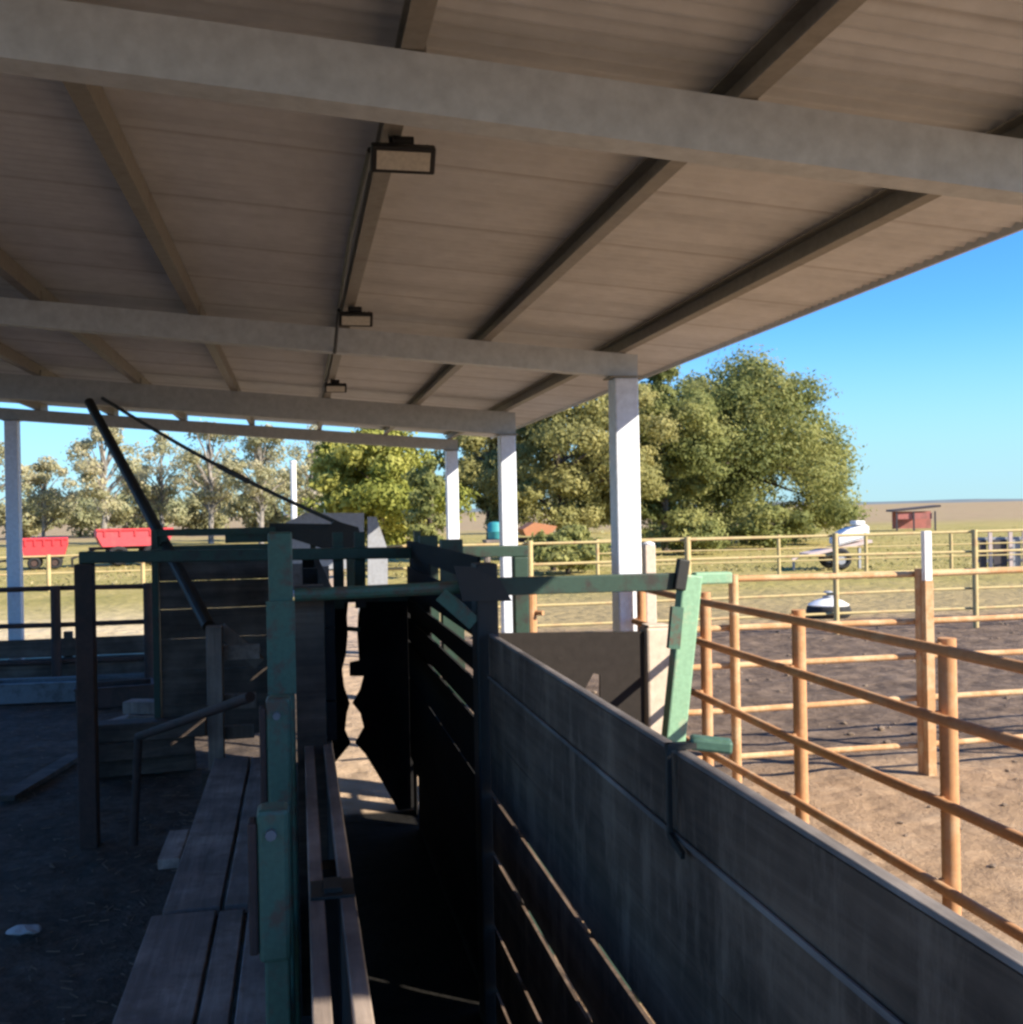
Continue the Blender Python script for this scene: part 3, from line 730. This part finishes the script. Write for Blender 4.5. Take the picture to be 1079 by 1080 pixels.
# white tank trailer tipped forward on the grass
q = onZ(884, 600); 
wt = thing('tank_trailer', q, 'white tank on a small farm trailer standing on the grass under the big tree', 'trailer')
rot = Matrix.Rotation(R(-8), 3, 'Z'); T = lambda x_, y_, z_: q + rot @ Vector((x_, y_, z_))
mb = MB()
mb.prism([T(-.15, -.4, .75), T(.9, -.4, 1.0), T(.9, -.4, 1.42), T(.25, -.4, 1.28), T(-.15, -.4, 1.04)], rot @ Vector((0, .8, 0))); 
bmesh.ops.bevel(mb.bm, geom=list(mb.bm.edges), offset=.06, segments=2, affect='EDGES'); obj('tank', mb, 'white', wt)
mb = MB(); mb.box(T(.66, 0, 1.46), (.32, .5, .14), rot, .04); obj('tank_dome', mb, 'white', wt)
mb = MB(); mb.bar(T(-1.1, 0, .48), T(.95, 0, .88), .9, .09); mb.bar(T(-1.05, 0, .5), T(-1.5, 0, .32), .07, .07); obj('deck', mb, 'dusty', wt)
for sy in (-1, 1):
    w_ = MB(); c = T(-.1, sy * .52, .34); w_.torus((0, 0, 0), .25, .09, 'Y')
    bmesh.ops.transform(w_.bm, matrix=Matrix.Translation(c) @ rot.to_4x4(), verts=w_.bm.verts)
    o = smooth_by_angle(obj('wheel', w_, 'tyre', wt))
    mb = MB(); mb.tube(c - rot @ Vector((0, .05, 0)), c + rot @ Vector((0, .05, 0)), .17, n=16); obj('rim', mb, 'grey', o)
mb = MB(); mb.tube(T(-.1, -.44, .34), T(-.1, .44, .34), .035); mb.bar(T(-1.45, 0, .33), T(-1.45, 0, 0), .06, .06, up=(0, 1, 0)); mb.bar(T(.7, 0, .8), T(.7, 0, 0), .08, .08, up=(0, 1, 0)); obj('axle', mb, 'grey', wt)

# red open shed far off
q = atD(960, 78); rs = thing('red_machinery_shed', q, 'small far machinery shed with dark roof and faded red front on the horizon', 'shed')
rot = Matrix.Rotation(R(-20), 3, 'Z'); T = lambda x_, y_, z_: q + rot @ Vector((x_, y_, z_))
mb = MB(); mb.prism([T(-1.5, -1.2, 1.45), T(1.9, -1.2, 1.75), T(1.9, -1.2, 1.9), T(-1.5, -1.2, 1.6)], rot @ Vector((0, 2.4, 0))); obj('roof', mb, 'dark_roof', rs)
mb = MB(); mb.box(T(.1, -1.0, 1.12), (2.4, .08, .45), rot); mb.box(T(.3, 1.0, .8), (2.8, .08, 1.3), rot); obj('wall', mb, 'pink', rs)
for sx in (-1.2, 0, 1.5):
    mb = MB(); mb.box(T(sx, -1.1, .7), (.12, .08, 1.5), rot); obj('post', mb, 'dark_roof', rs)

# grey stock pen far right with white posts
q = atD(1056, 31); sp = thing('stock_pen', q, 'grey board stock pen with white posts at the far right', 'pen')
rot = Matrix.Rotation(R(-16), 3, 'Z'); T = lambda x_, y_, z_: q + rot @ Vector((x_, y_, z_))
for xq, w in ((-.55, .2), (-.15, .2), (.05, .18), (.42, .22), (.85, .25)):
    mb = MB(); mb.box(T(xq, 0, .5), (w, .05, .85), rot); obj('board', mb, 'grey' if w > .21 else 'dark_roof', sp)
for xq in (-.36, .22, .62, 1.1):
    mb = MB(); mb.box(T(xq, -.07, .55), (.10, .08, 1.25), rot); obj('post', mb, 'dusty', sp)
mb = MB(); mb.box(T(.3, .06, .95), (2.0, .05, .10), rot); mb.box(T(.3, .06, .3), (2.0, .05, .10), rot); obj('rail', mb, 'grey', sp)

# red grain carts on the left
def cart(px_, d, L, H, z0, mat, rz, label):
    q = atD(px_, d); t = thing('grain_cart', q, label, 'farm trailer', 'red farm carts beyond the left fence')
    rot = Matrix.Rotation(R(rz), 3, 'Z'); T = lambda x_, y_, z_: q + rot @ Vector((x_, y_, z_))
    mb = MB(); y0 = -.9
    mb.prism([T(-L / 2 * .86, y0, z0), T(L / 2 * .86, y0, z0), T(L / 2, y0, z0 + H * .6), T(L / 2, y0, z0 + H), T(-L / 2, y0, z0 + H), T(-L / 2, y0, z0 + H * .6)], rot @ Vector((0, 1.8, 0))); obj('hopper', mb, mat, t)
    mb = MB()
    for i in range(5): mb.box(T(-L * .4 + L * .2 * i, y0 - .03, z0 + H * .78), (.07, .05, H * .4), rot)
    mb.box(T(0, y0 - .03, z0 + H - .03), (L + .06, .06, .08), rot); obj('rib', mb, 'red', t)
    mb = MB(); mb.box(T(-.2, 0, z0 - .08), (L * 1.05, .5, .12), rot); mb.bar(T(-L / 2, 0, z0 - .1), T(-L / 2 - 1.0, 0, .35), .1, .1); mb.bar(T(-L / 2 - .95, 0, .36), T(-L / 2 - .95, 0, -.02), .08, .08, up=(0, 1, 0)); obj('chassis', mb, 'black_steel', t)
    for sx in (-.3, .3):
        for sy in (-1, 1):
            rr = max(.25, (z0 - .12) * .62); c = T(sx * L * .75, sy * .8, rr)
            w_ = MB(); w_.torus((0, 0, 0), rr * .72, rr * .28, 'Y'); bmesh.ops.transform(w_.bm, matrix=Matrix.Translation(c) @ rot.to_4x4(), verts=w_.bm.verts)
            o = smooth_by_angle(obj('wheel', w_, 'tyre', t))
            mb = MB(); mb.tube(c - rot @ Vector((0, .1, 0)), c + rot @ Vector((0, .1, 0)), rr * .46, n=14); obj('rim', mb, 'rust_dark', o)
    mb = MB()
    for sx in (-.3, .3): mb.box(T(sx * L * .75, 0, max(.25, (z0 - .12) * .62)), (.1, 1.6, .1), rot); mb.box(T(sx * L * .75, 0, (z0 - .12 + max(.25, (z0 - .12) * .62)) / 2), (.12, .4, z0 - .12 - max(.25, (z0 - .12) * .62)), rot)
    obj('axle', mb, 'black_steel', t)
cart(47, 44, 1.75, .75, .55, 'red', 10, 'small bright red hopper cart next to the pale post at far left')
cart(140, 46, 3.1, .75, .85, 'red_pale', 14, 'longer faded red grain cart left of the slanting black pole')

# orange machine and teal drum beyond the shed posts
q = atD(566, 36); t = thing('orange_spreader', q, 'orange farm spreader under the bronze tree beyond the shed posts', 'machine')
mb = MB(); mb.prism([q + Vector(v) for v in ((-.5, -.5, 1.2), (.35, -.5, 1.2), (.6, -.5, 1.5), (-.2, -.5, 1.65), (-.6, -.5, 1.42))], (0, 1.0, 0)); obj('hopper', mb, 'orange', t)
mb = MB(); mb.box(q + Vector((0, 0, 1.08)), (1.5, .5, .1)); 
for sx in (-.55, .55): mb.box(q + Vector((sx, 0, .5)), (.1, .5, 1.06))
obj('frame', mb, 'rust_dark', t)
q = atD(523, 30); t = thing('teal_drum', q, 'teal plastic drum on a stand left of the orange machine', 'drum')
mb = MB(); mb.lathe(q + Vector((0, 0, 1.25)), [(.22, 0), (.25, .04), (.25, .2), (.265, .22), (.25, .24), (.25, .42), (.2, .48), (.08, .5)]); smooth_by_angle(obj('drum', mb, 'teal', t))
mb = MB(); mb.box(q + Vector((0, 0, 1.2)), (.7, .7, .08))
for sx in (-.28, .28):
    for sy in (-.28, .28): mb.box(q + Vector((sx, sy, .55)), (.08, .08, 1.25))
obj('stand', mb, 'postwood', t)

# ------------------------------------------------------------------ trees
def leaf_mesh(name, clumps, leaf, mat, parent, seed, flat=.0):
    """clumps: (center, radius xyz, count). Many small leaf quads through the volume, thickest near each clump's skin."""
    g = np.random.default_rng(seed); C_, S_, T_ = [], [], []  # centres, outward directions, tones
    for ctr, rad, n, tone in clumps:
        v = g.normal(size=(n, 3)); v /= np.linalg.norm(v, axis=1)[:, None]
        r = g.uniform(.12, 1, n) ** .45
        w = 1 + .25 * np.sin(v[:, 0] * 7 + ctr[0]) * np.sin(v[:, 2] * 6 + ctr[2]) + .15 * np.sin(v[:, 1] * 11 + ctr[1])
        C_.append(np.array(ctr) + v * (r * w)[:, None] * np.array(rad)); T_.append(np.clip(tone + g.normal(0, .12, n), 0, 1)); S_.append(v)
    P = np.concatenate(C_); T_ = np.concatenate(T_); n = len(P)
    P[:, 2] = np.maximum(P[:, 2], .12)
    s = leaf * g.uniform(.55, 1.35, n)
    nr = np.concatenate(S_) + g.normal(0, .45, (n, 3)); nr[:, 2] += .15; nr /= np.linalg.norm(nr, axis=1)[:, None]
    a = np.cross(nr, g.normal(size=(n, 3))); a /= np.linalg.norm(a, axis=1)[:, None]
    b = np.cross(nr, a)
    a *= s[:, None]; b *= (s * .55)[:, None]
    V = np.stack([P - a, P - b * .9 + a * .1, P + a, P + b * .9 + a * .1], 1).reshape(-1, 3) - np.array(WL[parent])
    me = bpy.data.meshes.new(name); me.vertices.add(n * 4); me.vertices.foreach_set('co', V.ravel())
    me.loops.add(n * 4); me.loops.foreach_set('vertex_index', np.arange(n * 4, dtype=np.int32))
    me.polygons.add(n); me.polygons.foreach_set('loop_start', np.arange(0, n * 4, 4, dtype=np.int32))
    at = me.attributes.new('rnd', 'FLOAT', 'FACE'); at.data.foreach_set('value', T_.astype(np.float32))
    me.update(); me.validate(); me.materials.append(M[mat])
    o = bpy.data.objects.new(name, me); col.objects.link(o); o.parent = parent; WL[o] = WL[parent]; return o

def limb(mb, a, b, r0, r1, wob, seed, n=5):
    a, b = Vector(a), Vector(b); p = a; g = random.Random(seed)
    for i in range(n):
        t = (i + 1) / n
        q = a.lerp(b, t) + Vector((g.uniform(-1, 1), g.uniform(-1, 1), g.uniform(-.4, .4))) * wob * (1 if i < n - 1 else 0)
        mb.tube(p, q, r0 + (r1 - r0) * i / n, r0 + (r1 - r0) * t, n=8); p = q
    return p

def tree(px_, d, H, W, mat, label, seed, clear=.15, nleaf=9000, leaf=.2, nclump=26, bark='bark', group=None, cr=.30, sparse=False, shape=1.0, dome=False, name='tree', tone=(.15, .85)):
    q = atD(px_, d); g = random.Random(seed); t = thing(name, q, label, 'tree', group)
    cl = []; z0 = H * clear; hc = (H - z0)
    mb = MB(); tr = max(.1, H * .022)
    tip = limb(mb, q + Vector((0, 0, -.2)), q + Vector((g.uniform(-.3, .3), g.uniform(-.3, .3), H * .72)), tr, tr * .35, W * .02, seed)
    for i in range(nclump):
        for _ in range(40):
            u = Vector((g.uniform(-1, 1), g.uniform(-1, 1), g.uniform(-1, 1)))
            if .35 < u.length < 1.0: break
        zz_ = (u.z + 1) / 2
        prof = math.sin(math.pi * min(1, .12 + zz_ * .88) ** shape) ** .6 if zz_ < 1 else .2
        hr = max(.25, prof)
        c = q + Vector((u.x * W / 2 * hr * .9, u.y * W / 2 * hr * .9, z0 + hc * (.10 + .80 * zz_)))
        if dome: c = q + Vector((u.x * W / 2 * .86, u.y * W / 2 * .86, .6 + abs(u.z) ** .9 * H * .84))
        r = W * cr * g.uniform(.5, 1.0) * (.8 if zz_ > .8 else 1)
        cl.append((tuple(c), (r, r, r * g.uniform(.55, .85)), int(nleaf / nclump * g.uniform(.6, 1.4)), g.uniform(*tone)))
        if i < (nclump if sparse else 12):
            st = q + Vector((0, 0, H * min(.68, max(clear * .6, .12 + zz_ * .5))))
            limb(mb, st, c, tr * .4, tr * .10, W * .03, seed + i, 4)
    obj('trunk', mb, bark, t)
    leaf_mesh('crown', cl, leaf, mat, t, seed)
    return t

# the big dense tree, right of centre
tree(786, 58, 11.5, 13.6, 'leaf_big', 'largest tree, dense dome of olive green foliage right of the nearest shed post', 3, clear=.0, nleaf=110000, leaf=.115, nclump=130, cr=.15, tone=(.1, .9), dome=True)
tree(702, 50, 10.0, 6.4, 'leaf_big', 'dark green tree filling in the left shoulder of the largest tree', 13, clear=.04, nleaf=40000, leaf=.11, nclump=46, cr=.17)
tree(590, 44, 8.8, 7.0, 'leaf_mid', 'bronze leaved tree between the two right shed posts', 5, clear=.03, nleaf=38000, leaf=.105, nclump=54, cr=.16)
tree(515, 52, 9.6, 6.6, 'leaf_mid', 'bronze leaved tree behind the farthest right shed post', 6, clear=.03, nleaf=34000, leaf=.115, nclump=48, cr=.18)
tree(650, 47, 9.4, 5.2, 'leaf_mid', 'narrow bronze tree just left of the nearest shed post', 16, clear=.06, nleaf=28000, leaf=.105, nclump=36, cr=.2)
tree(455, 33, 4.6, 1.5, 'leaf_big', 'dark slim conifer like tree left of the farthest shed post', 8, clear=.06, nleaf=3500, leaf=.10, nclump=16, cr=.3, shape=.7)
tree(400, 40, 6.0, 6.2, 'leaf_yellow', 'bright yellow green bushy tree above the race end', 9, clear=.02, nleaf=26000, leaf=.11, nclump=40, cr=.2)
tree(352, 42, 5.6, 3.2, 'leaf_yellow', 'smaller yellow green bush left of the bright bushy tree', 10, clear=.02, nleaf=8000, leaf=.14, nclump=22, cr=.24)
gum = 'sparse pale gum trees on the left skyline'
for i, (px_, d, H, W, lb) in enumerate(((-20, 75, 9.5, 6.5, 'pale gum tree cut by the left picture edge'),
        (48, 82, 7.6, 5.5, 'low pale gum tree above the small bright red cart'),
        (112, 78, 10.5, 5.8, 'tall airy gum tree left of the slanting black pole'),
        (170, 85, 9.6, 6.8, 'gum tree with thin foliage where the slanting pole crosses the sky'),
        (222, 80, 11.0, 6.5, 'gum tree with pale branches above the timber hoarding'),
        (275, 76, 10.0, 5.6, 'gum tree left of the white pole'),
        (330, 84, 10.2, 6.0, 'gum tree behind the white pole and yellow bush'))):
    tree(px_, d, H, W, 'leaf_gum', lb, 30 + i, clear=.16, nleaf=6000, leaf=.14, nclump=34, bark='palebark', group=gum, cr=.18, sparse=True, name='gum_tree')
for i, (px_, d, H, W, lb) in enumerate(((20, 110, 5.2, 9, 'low grey green tree line bush at far left'), (85, 120, 5.6, 10, 'low grey green bush behind the red carts'),
        (150, 112, 5.6, 10, 'low grey green bush behind the long red cart'), (215, 118, 5.8, 10, 'low grey green bush behind the hoarding'), (290, 110, 6, 10, 'low grey green bush behind the white pole'),
        (430, 95, 7, 9, 'grey green tree behind the bright bushy tree'), (620, 90, 8, 10, 'grey green tree deep behind the bronze trees'))):
    tree(px_, d, H, W, 'leaf_far', lb, 60 + i, clear=.02, nleaf=6500, leaf=.26, nclump=28, group='far bushes on the horizon', cr=.2, name='far_tree')
for i, (px_, d, H, W, lb) in enumerate(((725, 46, 2.0, 3.4, 'low bright green shrub at the foot of the largest tree'), (815, 50, 2.2, 4.2, 'low dull green shrub under the right side of the largest tree'), (600, 34, 1.5, 2.6, 'low shrub below the bronze tree'))):
    tree(px_, d, H, W, 'leaf_big', lb, 80 + i, clear=.02, nleaf=5000, leaf=.12, nclump=18, cr=.22, name='shrub', tone=(.4, 1))

# grass tufts and clods : nobody could count them
g = np.random.default_rng(5); n = 7000
d = 34 + 60 * g.random(n) ** 1.6; ang = R(11.56) + g.uniform(-.55, .55, n)
P = np.stack([d * np.sin(ang), d * np.cos(ang), np.zeros(n)], 1)
h = g.uniform(.02, .07, n); wd = g.uniform(.03, .09, n); th2 = g.uniform(0, np.pi, n)
dx = np.stack([np.cos(th2) * wd, np.sin(th2) * wd, np.zeros(n)], 1); lean = np.stack([g.normal(0, .06, n), g.normal(0, .06, n), h], 1)
V = np.stack([P - dx - [0, 0, .03], P + dx - [0, 0, .03], P + lean + dx * .2, P + lean - dx * .2], 1).reshape(-1, 3)
me = bpy.data.meshes.new('grass'); me.vertices.add(n * 4); me.vertices.foreach_set('co', V.ravel()); me.loops.add(n * 4)
me.loops.foreach_set('vertex_index', np.arange(n * 4, dtype=np.int32)); me.polygons.add(n); me.polygons.foreach_set('loop_start', np.arange(0, n * 4, 4, dtype=np.int32))
at = me.attributes.new('rnd', 'FLOAT', 'FACE'); at.data.foreach_set('value', g.random(n).astype(np.float32)); me.update(); me.validate()
me.materials.append(M['grassblade']); o = bpy.data.objects.new('grass', me); col.objects.link(o); tag(o, 'short dry and green grass of the paddock beyond the yards', 'grass', kind='stuff')
mb = MB()
for i in range(420):
    y = rng.uniform(2.5, 17); x = rng.uniform(1.0, 3.0 + y * .75)
    r = rng.uniform(.008, .022) * (1 + (y > 8) * .7)
    mm = Matrix.Translation((x, y, ground_z(x, y) + r * .25)) @ Matrix.Rotation(rng.uniform(0, 6), 4, 'Z') @ Matrix.Diagonal((r * rng.uniform(.8, 1.8), r, r * rng.uniform(.45, .8), 1))
    bmesh.ops.create_icosphere(mb.bm, subdivisions=1, radius=1, matrix=mm)
for i in range(900):
    y = rng.uniform(3.2, 13); x = rng.uniform(-y * .42 - .4, -.7); a_ = rng.uniform(0, 6.3); L_ = rng.uniform(.02, .07)
    z_ = ground_z(x, y) + .008
    mb.bar((x, y, z_), (x + L_ * math.cos(a_), y + L_ * math.sin(a_), z_ + rng.uniform(-.004, .012)), .005, .004)
obj('dirt_clods', mb, 'clod', label='clods of dry dirt and bits of straw scattered over the yard', cat='dirt', kind='stuff')

# ------------------------------------------------------------------ light
S = Vector((1, -.8, .75)).normalized()
w = bpy.data.worlds.new('World'); sc.world = w; w.use_nodes = True
nt = w.node_tree; bg = nt.nodes['Background']
sky = nt.nodes.new('ShaderNodeTexSky'); sky.sky_type = 'NISHITA'; sky.sun_disc = False
sky.sun_elevation = math.asin(S.z); sky.sun_rotation = math.atan2(S.x, S.y)
sky.air_density = 1.0; sky.dust_density = .0; sky.ozone_density = 4.0
hs = nt.nodes.new('ShaderNodeHueSaturation'); hs.inputs['Saturation'].default_value = 1.2
nt.links.new(sky.outputs[0], hs.inputs['Color']); tn = nt.nodes.new('ShaderNodeMix'); tn.data_type = 'RGBA'; tn.blend_type = 'MULTIPLY'; tn.inputs[0].default_value = 1.0; tn.inputs[7].default_value = (.56, .85, 1.16, 1)
nt.links.new(hs.outputs[0], tn.inputs[6]); 
tcw = nt.nodes.new('ShaderNodeTexCoord'); sx = nt.nodes.new('ShaderNodeSeparateXYZ'); nt.links.new(tcw.outputs['Generated'], sx.inputs[0])
mr = nt.nodes.new('ShaderNodeMapRange'); mr.interpolation_type = 'SMOOTHSTEP'; nt.links.new(sx.outputs[2], mr.inputs[0])
mr.inputs[1].default_value = 0.0; mr.inputs[2].default_value = .18; mr.inputs[3].default_value = .8; mr.inputs[4].default_value = 0.0
hz = nt.nodes.new('ShaderNodeMix'); hz.data_type = 'RGBA'; hz.inputs[7].default_value = (2.0, 3.35, 4.0, 1)
nt.links.new(mr.outputs[0], hz.inputs[0]); nt.links.new(tn.outputs[2], hz.inputs[6]); nt.links.new(hz.outputs[2], bg.inputs[0]); bg.inputs[1].default_value = .10
sd = bpy.data.lights.new('sun', 'SUN'); sd.energy = 5.0; sd.angle = R(.5); sd.color = (1, .91, .77)
so = bpy.data.objects.new('sun', sd); col.objects.link(so); so.rotation_euler = S.to_track_quat('Z', 'Y').to_euler(); so.location = (20, -16, 30)
sc.view_settings.view_transform = 'Standard'; sc.view_settings.look = 'None'
sc.view_settings.exposure = 1.2; sc.view_settings.gamma = 1
sc.render.engine = 'CYCLES'
sc.cycles.max_bounces = 8; sc.cycles.diffuse_bounces = 5
sc.cycles.use_denoising = True
sc.render.filter_size = 2.7
try: sc.cycles.filter_width = 2.7
except Exception: pass
